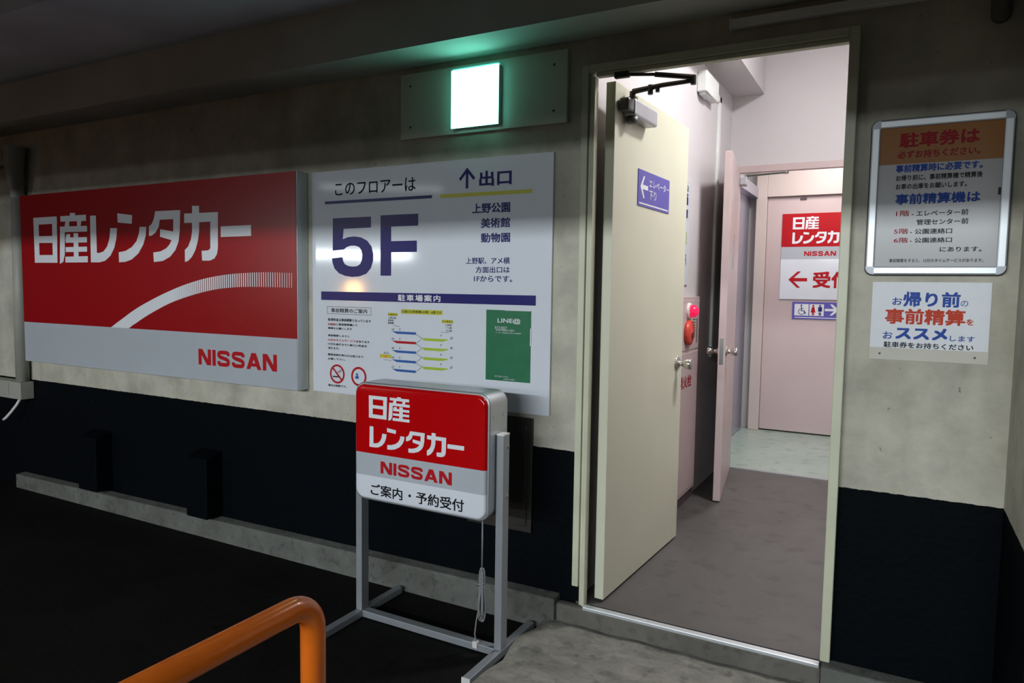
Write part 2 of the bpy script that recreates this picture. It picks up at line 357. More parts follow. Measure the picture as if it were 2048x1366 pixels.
def stroke(path, w):
    out = []; n = len(path); P = [Vector(q) for q in path]; off = []
    for i in range(n):
        d = (P[min(i+1, n-1)]-P[max(i-1, 0)]).normalized(); off.append(Vector((-d.y, d.x))*w/2)
    for i in range(n-1): out.append([P[i]+off[i], P[i]-off[i], P[i+1]-off[i+1], P[i+1]+off[i+1]])
    return out
S_PATH = [(.865,.68),(.86,.78),(.82,.85),(.74,.878),(.50,.882),(.28,.878),(.18,.845),(.14,.78),(.135,.71),(.165,.63),(.26,.575),(.50,.52),(.74,.455),(.835,.39),(.865,.31),(.86,.22),(.82,.155),(.72,.122),(.50,.118),(.26,.122),(.18,.155),(.14,.22),(.135,.33)]
LATIN = {'N': (1.0, [[(0,0),(.25,0),(.25,1),(0,1)], [(.75,0),(1,0),(1,1),(.75,1)], [(0,1),(.68,0),(1,0),(.32,1)]]),
         'I': (0.26, [[(0,0),(.26,0),(.26,1),(0,1)]]),
         'S': (1.0, stroke(S_PATH, .235)),
         'A': (1.08, [[(0,0),(.27,0),(.70,1),(.38,1)], [(1.08,0),(.81,0),(.38,1),(.70,1)], [(.22,.18),(.86,.18),(.79,.38),(.29,.38)]])}
def wordmark(pl, word, box, m, parent, lift=0.0009, gap=0.11):
    u0, v0, u1, v1 = box; tot = sum(LATIN[c][0] for c in word)+gap*(len(word)-1); kx = (u1-u0)/tot; x = 0
    for c in word:
        w, polys = LATIN[c]; mb = MB(); mb.flat = True
        for k, P in enumerate(polys):
            P = [tuple(q) for q in P]
            if sum(P[i][0]*P[(i+1) % len(P)][1]-P[(i+1) % len(P)][0]*P[i][1] for i in range(len(P))) < 0: P = P[::-1]
            mb.poly([pl.at(u0+(x+a)*kx, v0+b*(v1-v0), lift+(0.00008*k if c != 'S' else 0.00004*(k % 2))) for a, b in P])
        obj('lettering', mb, m, parent); x += w+gap
FRONT = (1, 0, 0)
# ================================================================== SETTING
mb = MB()
mb.box(-7.0, 0, -0.3, -1.045, 0.028, 2.9)
mb.box(-0.155, 0, -0.3, 0.295, 0.028, 2.9)
mb.box(-1.045, 0, 2.035, -0.155, 0.028, 2.9)
struct('wall_back', mb, M['wall'])
struct('wall_right', MB().box(0.295, -0.50, -0.3, 1.2, 0.06, 2.9), M['wall'])
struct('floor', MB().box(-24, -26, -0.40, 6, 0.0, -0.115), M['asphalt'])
struct('ceiling', MB().box(-24, -26, 2.75, 6, 0.0, 2.9), M['ceil'])
# dropped soffits and the stepped beam over the wall
struct('trim_1', MB().box(-7.0, -0.22, 2.14, 0.9, 0.0, 2.75), M['beamconc'])
struct('trim_2', MB().box(-7.0, -0.80, 2.355, 0.9, -0.22, 2.75), M['ceil'])
struct('trim_3', MB().box(-24, -4.4, 2.0, 6, -4.0, 2.75), M['beamconc'])
struct('wall_left', MB().box(-24.2, -26, -0.3, -24, 0, 2.9), M['wall'])
struct('wall_front', MB().box(-24, -26.2, -0.3, 6, -26, 2.9), M['wall'])
# curb along the wall
mb = MB()
def curb(x0, x1, zt0, zt1):
    mb.add([(x0,-.06,-.13),(x1,-.06,-.13),(x1,.0,-.13),(x0,.0,-.13),(x0,-.06,zt0),(x1,-.06,zt1),(x1,.0,zt1+.006),(x0,.0,zt0+.006)],
           [(0,3,2,1),(4,5,6,7),(0,1,5,4),(1,2,6,5),(2,3,7,6),(3,0,4,7)])
curb(-4.98, -1.128, -0.03, 0.012); curb(-0.172, 0.295, 0.004, 0.004)
struct('baseboard_back', mb, M['curb'], bevel=0.006)
# rough concrete ramp in front of the door
mb = MB(); nx, ny = 26, 20
vs = []
for j in range(ny+1):
    for i in range(nx+1):
        x = -1.185+i/nx*1.48; y = -1.75+j/ny*(1.75-0.045)
        if i == 0: x += 0.012*math.sin(j*1.7)+0.008*math.sin(j*4.1)
        t = (y+1.75)/1.7
        z = -0.113+0.040*min(1, t*1.15)+0.0025*math.sin(i*1.9+j*0.7)+0.002*math.sin(j*2.3-i*0.8)
        if i == 0: z -= 0.012
        vs.append((x, y, z))
fs = [(j*(nx+1)+i, j*(nx+1)+i+1, (j+1)*(nx+1)+i+1, (j+1)*(nx+1)+i) for j in range(ny) for i in range(nx)]
n0 = len(vs)
vs += [(x, y, -0.125) for x, y, z in vs]
fs += [(j*(nx+1), (j+1)*(nx+1), (j+1)*(nx+1)+n0, j*(nx+1)+n0) for j in range(ny)]
fs += [(i, i+1, i+1+n0, i+n0) for i in range(nx)]
mb.add(vs, fs)
o = struct('floor_ramp', mb, M['ramp'], smooth=True); auto_smooth(o, 50)
# door step
struct('trim_4', MB().box(-1.129, -0.048, -0.12, -0.172, -0.004, -0.004), M['sill'], bevel=0.012)
# ---- corridor behind the door
struct('floor_corridor', MB().box(-1.06, -0.004, -0.12, 0.30, 2.50, 0.0), M['corrfloor'])
struct('floor_lobby', MB().box(-1.25, 2.50, -0.12, 0.9, 4.10, 0.0), M['green'])
struct('wall_corridor_left', MB().box(-1.16, 0.028, 0, -1.06, 2.5, 3.0), M['pinkwall'])
struct('wall_corridor_right', MB().box(0.25, 0.06, 0, 0.35, 2.5, 3.0), M['pinkwall'])
mb = MB()
mb.box(-1.25, 2.5, 0, -1.03, 2.58, 3.0); mb.box(-0.05, 2.5, 0, 0.9, 2.58, 3.0); mb.box(-1.03, 2.5, 2.055, -0.05, 2.58, 3.0)
struct('wall_corridor_back', mb, M['pinkwall'])
struct('ceiling_corridor', MB().box(-1.16, 0.06, 3.0, 0.35, 2.58, 3.1), M['pinkwall'])
struct('trim_5', MB().box(-1.06, 0.06, 2.52, -0.855, 2.5, 3.0), M['pinkwall'])
struct('ceiling_lobby', MB().box(-1.35, 2.58, 2.6, 0.9, 4.2, 2.7), M['pinkwall'])
mb = MB(); mb.box(-1.35, 2.58, 0, -1.25, 4.10, 2.6); struct('wall_lobby_left', mb, M['pinkwall'])
struct('wall_lobby_right', MB().box(0.9, 2.58, 0, 1.0, 4.2, 2.6), M['pinkwall'])
struct('wall_lobby_back', MB().box(-1.35, 4.10, 0, 0.9, 4.2, 2.6), M['pinkwall'])

# ---- steel frame of the open door (door_1)
d1 = MB()
d1.box(-1.068, -0.032, 0.07, -1.042, 0.004, 2.035); d1.box(-1.0405, -0.024, -0.004, -1.030, 0.004, 2.035); d1.box(-1.030, -0.030, -0.004, -1.016, 0.004, 1.992); d1.box(-0.178, -0.032, 0.01, -0.148, 0.004, 2.035)
d1.box(-1.042, -0.032, 2.006, -0.178, 0.004, 2.035); d1.box(-1.016, -0.026, 1.990, -0.178, 0.004, 2.006)
d1.box(-0.178, 0.004, 0, -0.155, 0.05, 2.035); d1.box(-1.044, 0.004, 2.012, -0.178, 0.05, 2.035)
frame1 = struct('door_1', d1, M['creamframe'], 'cream painted steel frame of the open doorway', 'door frame', bevel=0.003)
obj('threshold', MB().box(-1.015, -0.046, -0.010, -0.178, -0.018, 0.003), M['aluface'], frame1, bevel=0.002)
# inner doorway trim (door_2 frame)
d2 = MB(); d2.box(-1.035, 2.475, 2.010, -0.02, 2.52, 2.055); d2.box(-1.035, 2.475, 0, -0.995, 2.52, 2.010); d2.box(-0.05, 2.475, 0, -0.02, 2.52, 2.010)
frame2 = struct('door_2', d2, M['pink'], 'pink steel frame around the inner doorway', 'door frame', bevel=0.003)
obj('threshold', MB().box(-0.995, 2.488, -0.002, -0.05, 2.512, 0.004), M['alu'], frame2)

# ================================================================== OPEN CREAM DOOR
h0 = Vector((-0.962, 0.036, 0.008)); t = Vector((0.043, 0.873, 0)).normalized(); LEN = 0.874
DP = Plane((h0.x, h0.y, 0), t)            # garage side face of the leaf, normal points into the opening
door = thing('hinged_door', 'cream steel door swung open into the bright corridor, blue arrow sign on it', 'door', (h0.x, h0.y, 0.008))
obj('door_leaf', slab(DP, (0, 0.010, LEN, 1.985), -0.038, 0.0), M['cream'], door, bevel=0.0025)
kb = MB().lathe(DP.at(0.80, 0.872, 0), DP.N, [(0, .034), (.004, .034), (.008, .028), (.012, .013), (.030, .012), (.034, .018), (.042, .024), (.066, .026), (.072, .023), (.074, .012), (.0745, 0)])
obj('door_knob', kb, M['chrome'], door, smooth=True)
lp = MB(); slab(DP, (LEN-0.004, 0.80, LEN+0.001, 0.95), -0.030, -0.010, lp); obj('latch_plate', lp, M['chrome'], door)
# closer on the door
cl = MB(); slab(DP, (0.075, 1.872, 0.315, 1.935), 0.0, 0.050, cl); body = obj('closer_body', cl, M['closer'], door, bevel=0.008)
cl = MB(); slab(DP, (0.020, 1.880, 0.078, 1.930), 0.002, 0.046, cl); o = obj('closer_cap', cl, M['closerdark'], door, bevel=0.010)
cl = MB(); cl.lathe(DP.at(0.10, 1.846, 0.026), (0, 0, 1), [(0, .014), (.006, .022), (.026, .023)]); obj('closer_cap', cl, M['closerdark'], door, smooth=True)
cl = MB(); cl.lathe(DP.at(0.10, 1.935, 0.026), (0, 0, 1), [(0, .020), (.010, .019), (.014, .012), (.032, .011)]); obj('closer_spindle', cl, M['darksteel'], door)
piv = DP.at(0.095, 1.965, 0.030); elb = Vector((-0.690, 0.095, 1.968)); shoe = Vector((-0.912, -0.026, 1.985))
ar = MB(); ar.tube([piv, piv.lerp(elb, 0.5)+Vector((0, 0, 0.004)), elb], [0.011, 0.009, 0.008], 8); obj('closer_arm', ar, M['darksteel'], door)
ar = MB(); mid = elb.lerp(shoe, 0.55); ar.tube([elb+Vector((0, 0, .012)), mid+Vector((0, 0, .010))], 0.0095, 8); ar.tube([mid+Vector((0, 0, .010)), shoe], 0.006, 8); ar.lathe(elb-Vector((0, 0, .014)), (0, 0, 1), [(0, .010), (.032, .010)], 10)
obj('closer_arm', ar, M['darksteel'], door)
ar = MB().box(-0.945, -0.031, 1.975, -0.890, -0.010, 1.997); obj('closer_shoe', ar, M['darksteel'], door, bevel=0.003)
ar = MB(); q = piv.lerp(elb, 0.30); ar.lathe(q-Vector((0, 0, .022)), (0, 0, 1), [(0, .010), (.034, .010)], 10); q2 = piv.lerp(elb, 0.42)-Vector((0, 0, .018)); ar.lathe(q2, (0, 0, 1), [(0, .008), (.016, .008)], 10); obj('adjusting_screw', ar, M['darksteel'], door)
# blue sign on the door
ds = thing('arrow_sign', 'small blue sign with white arrow and lettering stuck on the cream door', 'sign', tuple(DP.at(0.427, 1.63, 0)))
obj('plate', slab(DP, (0.241, 1.558, 0.613, 1.703), 0.0, 0.003), M['signblue'], ds)
DS = Plane(DP.at(0, 0, 0.003), t)
a = MB(); shape(DS, [(0.262, 1.636), (0.296, 1.680), (0.312, 1.680), (0.288, 1.645), (0.348, 1.645), (0.348, 1.627), (0.288, 1.627), (0.312, 1.592), (0.296, 1.592)], 0.0008, a); obj('arrow', a, M['white'], ds)
letters(DS, 'エレベーター', (0.360, 1.644, 0.606, 1.676), M['white'], ds, 0.012)
letters(DS, '下り', (0.360, 1.594, 0.446, 1.632), M['white'], ds, 0.012)
obj('stripe', rect(DS, (0.252, 1.566, 0.600, 1.572)), M['white'], ds)

# ================================================================== LEFT WALL SIGNS
# ---- big red sign box
X0, X1, Z0, Z1, YF = -4.785, -2.464, 0.721, 1.741, -0.075
RS = thing('wall_sign', 'large red and light grey rental sign box on the wall, white curved stripe', 'sign', (-3.62, 0, Z0))
obj('sign_case', MB().box(X0, YF+0.003, Z0, X1, -0.001, Z1), M['aluface'], RS, bevel=0.004)
RP = Plane((0, YF, 0), FRONT)
obj('red_face', MB().box(X0+.002, YF, 0.966, X1-.002, YF+.004, Z1-.002), M['redacr'], RS)
obj('grey_face', MB().box(X0+.002, YF, Z0+.002, X1-.002, YF+.004, 0.966), M['greyacr'], RS)
logo(RP, '日産レンタカー', (-4.640, 1.3294), 0.2636, M['white'], RS)
wordmark(RP, 'NISSAN', (-3.158, 0.803, -2.597, 0.884), M['redprint'], RS)
up = [(-3.8921, 0.966), (-3.6629, 1.0778), (-3.4668, 1.1493), (-3.2808, 1.2055), (-3.104, 1.2441), (-2.9358, 1.2652), (-2.7753, 1.2745), (-2.6218, 1.2769), (-2.482, 1.2719)]
dn = [(-3.733, 0.966), (-3.5662, 1.0435), (-3.3746, 1.1151), (-3.1932, 1.1599), (-3.0205, 1.1912), (-2.856, 1.2045), (-2.6989, 1.2063), (-2.5484, 1.2048), (-2.4827, 1.2035)]
def interp(P, x):
    for (a, b), (c, d) in zip(P, P[1:]):
        if x <= c: return b+(d-b)*(x-a)/(c-a) if x >= a else b
    return P[-1][1]
def smooth_interp(P, x): return sum(interp(P, x+k*0.03) for k in (-2, -1, 0, 1, 2))/5
sw = MB(); sw.flat = True; xs = -3.345; n = 40
top = [(-3.8921+(xs+3.8921)*i/n) for i in range(n+1)]; bot = [(-3.733+(xs+3.733)*i/n) for i in range(n+1)]
T_ = [(x, smooth_interp(up, x) if i > 3 else interp(up, x)) for i, x in enumerate(top)]; B_ = [(x, smooth_interp(dn, x) if i > 3 else interp(dn, x)) for i, x in enumerate(bot)]
for i in range(n): sw.poly([RP.at(*B_[i], .0009), RP.at(*B_[i+1], .0009), RP.at(*T_[i+1], .0009), RP.at(*T_[i], .0009)])
NS = 56; pitch = (-2.482-xs)/NS
for k in range(NS):
    a = xs+k*pitch; w = pitch*(0.97-0.80*(k/NS)**0.9); b = a+w
    sw.poly([RP.at(a, smooth_interp(dn, a), .0009), RP.at(b, smooth_interp(dn, b), .0009), RP.at(b, smooth_interp(up, b), .0009), RP.at(a, smooth_interp(up, a), .0009)])
obj('curved_stripe', sw, M['white'], RS)

# ---- floor guide board
FG = thing('floor_guide_board', 'white floor guide board with huge navy floor number and parking diagram', 'sign', (-1.81, 0, 0.72))
obj('panel', MB().box(-2.427, -0.012, 0.719, -1.187, -0.001, 1.738), M['whiteacr'], FG, bevel=0.001)
FP = Plane((0, -0.012, 0), FRONT)
def fl(body, box, m, bold=0.0, **k): return letters(FP, body, box, M[m], FG, bold, **k)
fl('このフロアーは', (-2.2858, 1.6252, -1.8338, 1.6824), 'black', 0.006)
obj('underline', rect(FP, (-2.347, 1.589, -1.749, 1.602)), M['blue'], FG)
a = MB(); a.flat = True
shape(FP, [(-1.582, 1.620), (-1.570, 1.620), (-1.570, 1.680), (-1.545, 1.652), (-1.537, 1.661), (-1.576, 1.704), (-1.615, 1.661), (-1.607, 1.652), (-1.582, 1.680)], .0008, a)
obj('arrow', a, M['blue'], FG)
fl('出口', (-1.518, 1.624, -1.3685, 1.685), 'blue', 0.03)
obj('underline', rect(FP, (-1.708, 1.587, -1.276, 1.602)), M['yellow'], FG)
a = MB(); a.flat = True
five = [(155,370),(335,360),(335,411),(207,420),(203,470),(228,459),(258,455),(290,459),(318,474),(337,500),(345,535),(344,570),(334,603),(314,630),(282,645),(248,650),(214,647),(184,636),(163,615),(153,588),(150,565),(201,557),(204,575),(212,590),(228,598),(248,600),(270,597),(285,586),(293,566),(295,542),(291,520),(280,505),(262,499),(242,500),(222,507),(208,519),(154,527)]
def five_uv(x, y):
    # drawn on a slanted grid, squared up to the board
    yt = 370-(x-155)*0.0555; k = (y-yt)/279.0
    return (-2.2995+(x-155)/190.0*0.2355, 1.5240-k*0.2610)
shape(FP, [five_uv(x, y) for x, y in five][::-1], .0008, a); obj('lettering', a, M['blue'], FG)
a = MB(); shape(FP, [(-2.0225, 1.2638), (-1.964, 1.2638), (-1.964, 1.366), (-1.826, 1.366), (-1.826, 1.414), (-1.964, 1.414), (-1.964, 1.477), (-1.8195, 1.477), (-1.8195, 1.5275), (-2.0225, 1.5275)], .0008, a); obj('lettering', a, M['blue'], FG)
fl('上野公園', (-1.5496, 1.5170, -1.3734, 1.5570), 'blue', 0.025)
fl('美術館', (-1.5074, 1.4575, -1.3724, 1.4970), 'blue', 0.022)
fl('動物園', (-1.5066, 1.3990, -1.3715, 1.4375), 'blue', 0.022)
fl('上野駅、アメ横', (-1.5777, 1.3130, -1.372, 1.3395), 'blue', 0.014)
fl('方面出口は', (-1.5302, 1.2770, -1.3714, 1.3030), 'blue', 0.014)
fl('1Fからです。', (-1.5378, 1.2410, -1.3593, 1.2660), 'blue', 0.014)
obj('title_bar', rect(FP, (-2.373, 1.150, -1.2527, 1.1895), .0006), M['blue'], FG)
fl('駐車場案内', (-1.926, 1.1545, -1.7024, 1.1830), 'white', 0.02, lift=0.0012, spacing=1.25)
a = MB(); a.flat = True
for bx in ((-2.336, 1.119, -2.076, 1.1205), (-2.336, 1.0865, -2.076, 1.088), (-2.336, 1.0865, -2.3345, 1.1205), (-2.0775, 1.0865, -2.076, 1.1205)): rect(FP, bx, .0008, a)
obj('outline_box', a, M['black'], FG)
fl('事前精算のご案内', (-2.3126, 1.0935, -2.0981, 1.1135), 'black', 0.012)
for body, box, m in (('駐車料金は事前精算となっています', (-2.3309, 1.0535, -2.0762, 1.0668), 'black'), ('出庫前', (-2.3323, 1.0335, -2.2855, 1.0440), 'redprint'),
        ('に事前精算機にて', (-2.2825, 1.0340, -2.1547, 1.0445), 'black'), ('精算をお願いします', (-2.3311, 1.0155, -2.1867, 1.0255), 'black'),
        ('事前精算しますと', (-2.3313, 0.9815, -2.202, 0.9915), 'black'), ('15分のタイムサービス', (-2.3314, 0.9605, -2.1651, 0.9715), 'redprint'),
        ('があります', (-2.163, 0.9605, -2.0842, 0.9710), 'black'), ('15分を過ぎますと新たに料金を', (-2.3316, 0.9415, -2.1002, 0.9520), 'black'),
        ('頂きます。', (-2.3317, 0.9224, -2.2628, 0.9327), 'black'), ('障害者割引等の方は窓口まで', (-2.3319, 0.8920, -2.1204, 0.9026), 'black'),
        ('お越し下さい。', (-2.332, 0.8730, -2.2273, 0.8830), 'black'), ('場内は禁煙です。', (-2.3328, 0.7485, -2.2194, 0.7590), 'black')):
    fl(body, box, m, 0.022, res=2)
# no smoking and second prohibition mark
def prohibition(cx, cz, r):
    a = MB(); a.flat = True; a.ring(FP.at(cx, cz, .0012), FP.U, FP.V, r*0.80, r, 48)
    d = r*0.86; c45 = math.cos(math.radians(45)); w = r*0.09
    P = []
    for s1, s2 in ((-1, -1), (1, -1), (1, 1), (-1, 1)):
        u = s1*d; v = s2*w; P.append(FP.at(cx+u*c45+v*c45, cz-u*c45+v*c45, .0011))
    a.poly(P); return a
obj('no_smoking_mark', prohibition(-2.276, 0.809, 0.0445), M['redprint'], FG)
a = MB(); a.flat = True; rect(FP, (-2.303, 0.793, -2.258, 0.799), .0009, a)
for k in range(3): a.ring(FP.at(-2.268+k*0.008, 0.812+k*0.005, .0009), FP.U, FP.V, 0.007, 0.009, 10, 0.3, 3.4)
obj('cigarette_mark', a, M['black'], FG)
a = MB(); a.flat = True; a.ring(FP.at(-2.1475, 0.806, .0010), FP.U, FP.V, 0.0345, 0.0445, 48); obj('prohibition_mark', a, M['redprint'], FG)
a = MB(); a.flat = True; a.ring(FP.at(-2.158, 0.815, .0010), FP.U, FP.V, 0.0, 0.006, 14); rect(FP, (-2.168, 0.795, -2.148, 0.808), .0010, a); obj('car_mark', a, M['midblue'], FG)
# split level parking diagram
obj('diagram_highlight', rect(FP, (-1.909, 1.0995, -1.692, 1.1190)), M['yellow'], FG)
fl('公園口の精算機は5階・6階です', (-1.905, 1.1035, -1.697, 1.1155), 'black', 0.004, lift=.0014, res=2)
a = MB(); a.flat = True; rect(FP, (-1.9814, 1.0880, -1.9277, 1.1010), .0008, a); rect(FP, (-1.6945, 1.0660, -1.6387, 1.0800), .0008, a); rect(FP, (-2.0266, 0.9010, -1.9615, 0.9160), .0008, a); obj('diagram_highlight', a, M['yellow'], FG)
obj('diagram_highlight', rect(FP, (-2.0026, 0.9015, -1.9852, 0.9110), .0012), M['amber'], FG)
for body, bx in (('公園出口', (-1.979, 1.0900, -1.930, 1.0990)), ('上野公園', (-1.9808, 1.0752, -1.9369, 1.0840)), ('美術館', (-1.9807, 1.0636, -1.9494, 1.0725)), ('動物園', (-1.9807, 1.0519, -1.9493, 1.0613)),
                 ('広小路出口', (-1.692, 1.0685, -1.641, 1.0778)), ('上野駅', (-1.6799, 1.0540, -1.6442, 1.0620)), ('アメ横', (-1.6741, 1.0422, -1.6441, 1.0510)), ('方面', (-1.674, 1.0303, -1.644, 1.0390)), ('入口', (-2.006, 0.9180, -1.975, 0.9290))):
    fl(body, bx, 'black', 0.0, lift=.0014, res=2)
for k in range(5):
    z = 1.0165-0.0415*k
    a = MB(); a.flat = True; shape(FP, [(-1.9586, z+0.0045), (-1.932, z-0.0060), (-1.8289, z-0.0060), (-1.8289, z+0.0045)], .0008, a)
    obj('diagram_level', a, M['redprint' if k == 1 else 'midblue'], FG)
    fl('%dF' % (6-k), (-1.960, z+0.008, -1.945, z+0.017), 'black', 0.0, res=2); fl('P', (-1.918, z+0.009, -1.912, z+0.018), 'black', 0.0, res=2)
for k in range(4):
    z = 0.9985-0.0410*k
    a = MB(); a.flat = True; shape(FP, [(-1.7965, z), (-1.786, z-0.0115), (-1.693, z-0.0115), (-1.6635, z-0.004), (-1.6635, z)], .0008, a)
    obj('diagram_level', a, M['lime'], FG)
    fl('P', (-1.700, z+0.010, -1.694, z+0.019), 'black', 0.0, res=2); fl('%dF' % (5-k), (-1.652, z+0.0, -1.638, z+0.010), 'black', 0.0, res=2)
a = MB(); a.flat = True
def hair(p, q, w=0.0007):
    p = Vector((p[0], p[1])); q = Vector((q[0], q[1])); d = (q-p).normalized(); nrm = Vector((-d.y, d.x))*w
    a.poly([FP.at(*(p-nrm), .0009), FP.at(*(q-nrm), .0009), FP.at(*(q+nrm), .0009), FP.at(*(p+nrm), .0009)])
for k in range(4):
    zb_ = 1.0135-0.0415*k; zg = 0.9960-0.0410*k
    hair((-1.8289, zb_), (-1.7965, zg)); hair((-1.8289, zb_-0.0415), (-1.7965, zg))
hair((-1.952, 1.046), (-1.915, 1.043)); hair((-1.70, 1.028), (-1.66, 1.026)); hair((-2.006, 0.893), (-1.96, 0.8905))
obj('diagram_line', a, M['black'], FG)

# ---- green poster pasted on the board
GP = thing('poster', 'small green poster with white lettering pasted on the white floor guide board', 'poster', (-1.373, -0.012, 0.842))
obj('sheet', MB().box(-1.4765, -0.0138, 0.8430, -1.2720, -0.0122, 1.1285), M['postgreen'], GP)
GPp = Plane((0, -0.0138, 0), FRONT)
letters(GPp, 'LINE@', (-1.4226, 1.0735, -1.3183, 1.0960), M['white'], GP, 0.014)
letters(GPp, '友だち追加で', (-1.4355, 1.0520, -1.3783, 1.0640), M['white'], GP, 0.0, res=2)
letters(GPp, 'お得な情報をお届け', (-1.4305, 1.0440, -1.3432, 1.0520), M['white'], GP, 0.0, res=2)
letters(GPp, 'クーポンや駐車場のお知らせを配信中', (-1.4303, 1.0345, -1.3153, 1.0405), M['white'], GP, 0.0, res=2)
letters(GPp, '友だち追加はこちらから', (-1.4325, 0.8570, -1.3705, 0.8640), M['white'], GP, 0.0, res=2)
letters(GPp, '上野中央通り', (-1.3942, 0.8480, -1.3377, 0.8535), M['white'], GP, 0.0, res=2)
for bx in ((-1.390, 1.1270, -1.2725, 1.1290), (-1.2745, 0.990, -1.2700, 1.060)): obj('clear_tape', rect(GPp, bx, .0010), M['white'], GP)

# ---- stand sign
st = thing('stand_sign', 'floor standing red, grey and white sign in a grey metal frame', 'sign', (-1.53, -0.33, -0.115))
SX0, SX1, SZ0, SZ1 = -1.836, -1.232, 0.392, 0.850
P = rrect(SX0, SZ0, SX1, SZ1, 0.045)
case = MB().prism([(u, -0.392, v) for u, v in P], (0, 0.127, 0)); o = obj('sign_case', case, M['alu'], st, bevel=0.004); auto_smooth(o, 30)
# domed face in three bands
Pf = rrect(SX0+0.008, SZ0+0.008, SX1-0.008, SZ1-0.008, 0.040, 10)
def band(zlo, zhi, m, name):
    # clip the rounded outline to the band and give it a raised, rolled edge
    bm = bmesh.new(); vs = [bm.verts.new((u, -0.392, v)) for u, v in Pf]; f = bm.faces.new(vs)
    r = bmesh.ops.extrude_face_region(bm, geom=[f]); ev = [e for e in r['geom'] if isinstance(e, bmesh.types.BMVert)]
    for q in ev: q.co.y -= 0.013
    fr = [e for e in r['geom'] if isinstance(e, bmesh.types.BMFace)]
    edges = [e for e in fr[0].edges]
    bmesh.ops.bevel(bm, geom=edges, offset=0.011, segments=4, profile=0.5, affect='EDGES')
    for z, keep in ((zlo, 1), (zhi, -1)):
        bmesh.ops.bisect_plane(bm, geom=bm.verts[:]+bm.edges[:]+bm.faces[:], plane_co=(0, 0, z), plane_no=(0, 0, -keep), clear_outer=True)
    me = MB(); bm.verts.index_update(); me.add([q.co for q in bm.verts], [[q.index for q in f.verts] for f in bm.faces]); bm.free()
    o = obj(name, me, m, st); auto_smooth(o, 30); return o
band(0.580, 1.0, M['redglo'], 'red_face'); band(0.493, 0.580, M['greyacr'], 'grey_face'); band(0.0, 0.493, M['whiteacr'], 'white_face')
SP = Plane((0, -0.405, 0), FRONT)
logo(SP, '日産', (-1.759, 0.717), 0.0835, M['white'], st, u_end=-1.566)
logo(SP, 'レンタカー', (-1.756, 0.605), 0.0800, M['white'], st, u_end=-1.328)
wordmark(SP, 'NISSAN', (-1.702, 0.509, -1.379, 0.5555), M['redprint'], st)
for body, bx in (('ご案内', (-1.7496, 0.4190, -1.5990, 0.4640)), ('・', (-1.5705, 0.4370, -1.5595, 0.4480)), ('予約受付', (-1.5360, 0.4190, -1.3267, 0.4645))):
    letters(SP, body, bx, M['black'], st, 0.016)
for x in (-1.872, -1.229):
    obj('post', MB().box(x, -0.350, -0.085, x+0.029, -0.306, 0.698 if x > -1.5 else 0.64), M['steelgrey'], st, bevel=0.002)
    obj('foot', MB().box(x-0.001, -0.560, -0.112, x+0.030, -0.085, -0.085), M['steelgrey'], st, bevel=0.002)
obj('crossbar', MB().box(-1.843, -0.346, -0.112, -1.229, -0.310, -0.085), M['steelgrey'], st, bevel=0.002)
cp = MB().box(-1.2295, -0.3505, 0.698, -1.1995, -0.3055, 0.703); obj('post_cap', cp, M['cable'], st)
cp = MB().box(-1.231, -0.563, -0.1125, -1.198, -0.5595, -0.0845); obj('foot_cap', cp, M['cable'], st)
for z in (0.655, 0.475):
    obj('bolt', MB().lathe((-1.200, -0.318, z), (1, 0, 0), [(0, .006), (.003, .006), (.005, .003), (.0052, 0)], 12), M['chrome'], st)
for y in (-0.368, -0.300):
    obj('rivet', MB().lathe((SX1, y, 0.765), (1, 0, 0), [(0, .004), (.002, .003), (.0025, 0)], 10), M['chrome'], st)
for x, y in ((-1.856, -0.10), (-1.856, -0.535), (-1.214, -0.10), (-1.214, -0.535)):
    obj('foot_pad', MB().lathe((x, y, -0.115), (0, 0, 1), [(0, .010), (.005, .010)], 12), M['rubber'], st)
# power cord bundled under the case
px, py = -1.285, -0.345
cd = MB(); cd.tube([(px, py, 0.395), (px, py, 0.20)], 0.003, 8)
random.seed(3)
for k in range(6):
    a0 = k*1.05; w = 0.018+0.006*(k % 3); lo = 0.005+0.012*(k % 4); hi = 0.205-0.01*(k % 2)
    path = []
    for i in range(25):
        u = i/24; an = 2*math.pi*u; zz = (hi+lo)/2+(hi-lo)/2*math.cos(an)
        pinch = 0.30+0.70*abs((zz-0.13)/0.12)
        path.append((px+math.sin(an)*w*min(1.2, pinch)*math.cos(a0)+0.004*math.cos(a0), py+math.sin(an)*w*min(1.2, pinch)*math.sin(a0)*0.7, zz))
    cd.tube(path, 0.0028, 6, caps=False)
cd.tube([(px-0.004+0.016*math.cos(i*0.6), py+0.011*math.sin(i*0.6), 0.125+0.0012*i) for i in range(22)], 0.0028, 6)
cd.tube([(px-0.01, py, 0.06), (px-0.022, py, 0.0), (px-0.028, py, -0.05), (px-0.024, py+0.002, -0.078)], 0.0028, 8)
cord = obj('power_cord', cd, M['cord'], st, smooth=True)
pg = MB(); pg.box(px-0.034, py-0.008, -0.100, px-0.014, py+0.010, -0.076); pg.box(px-0.030, py-0.001, -0.1125, px-0.028, py+0.003, -0.100); pg.box(px-0.020, py-0.001, -0.1125, px-0.018, py+0.003, -0.100)
obj('plug', pg, M['cable'], cord, bevel=0.002)

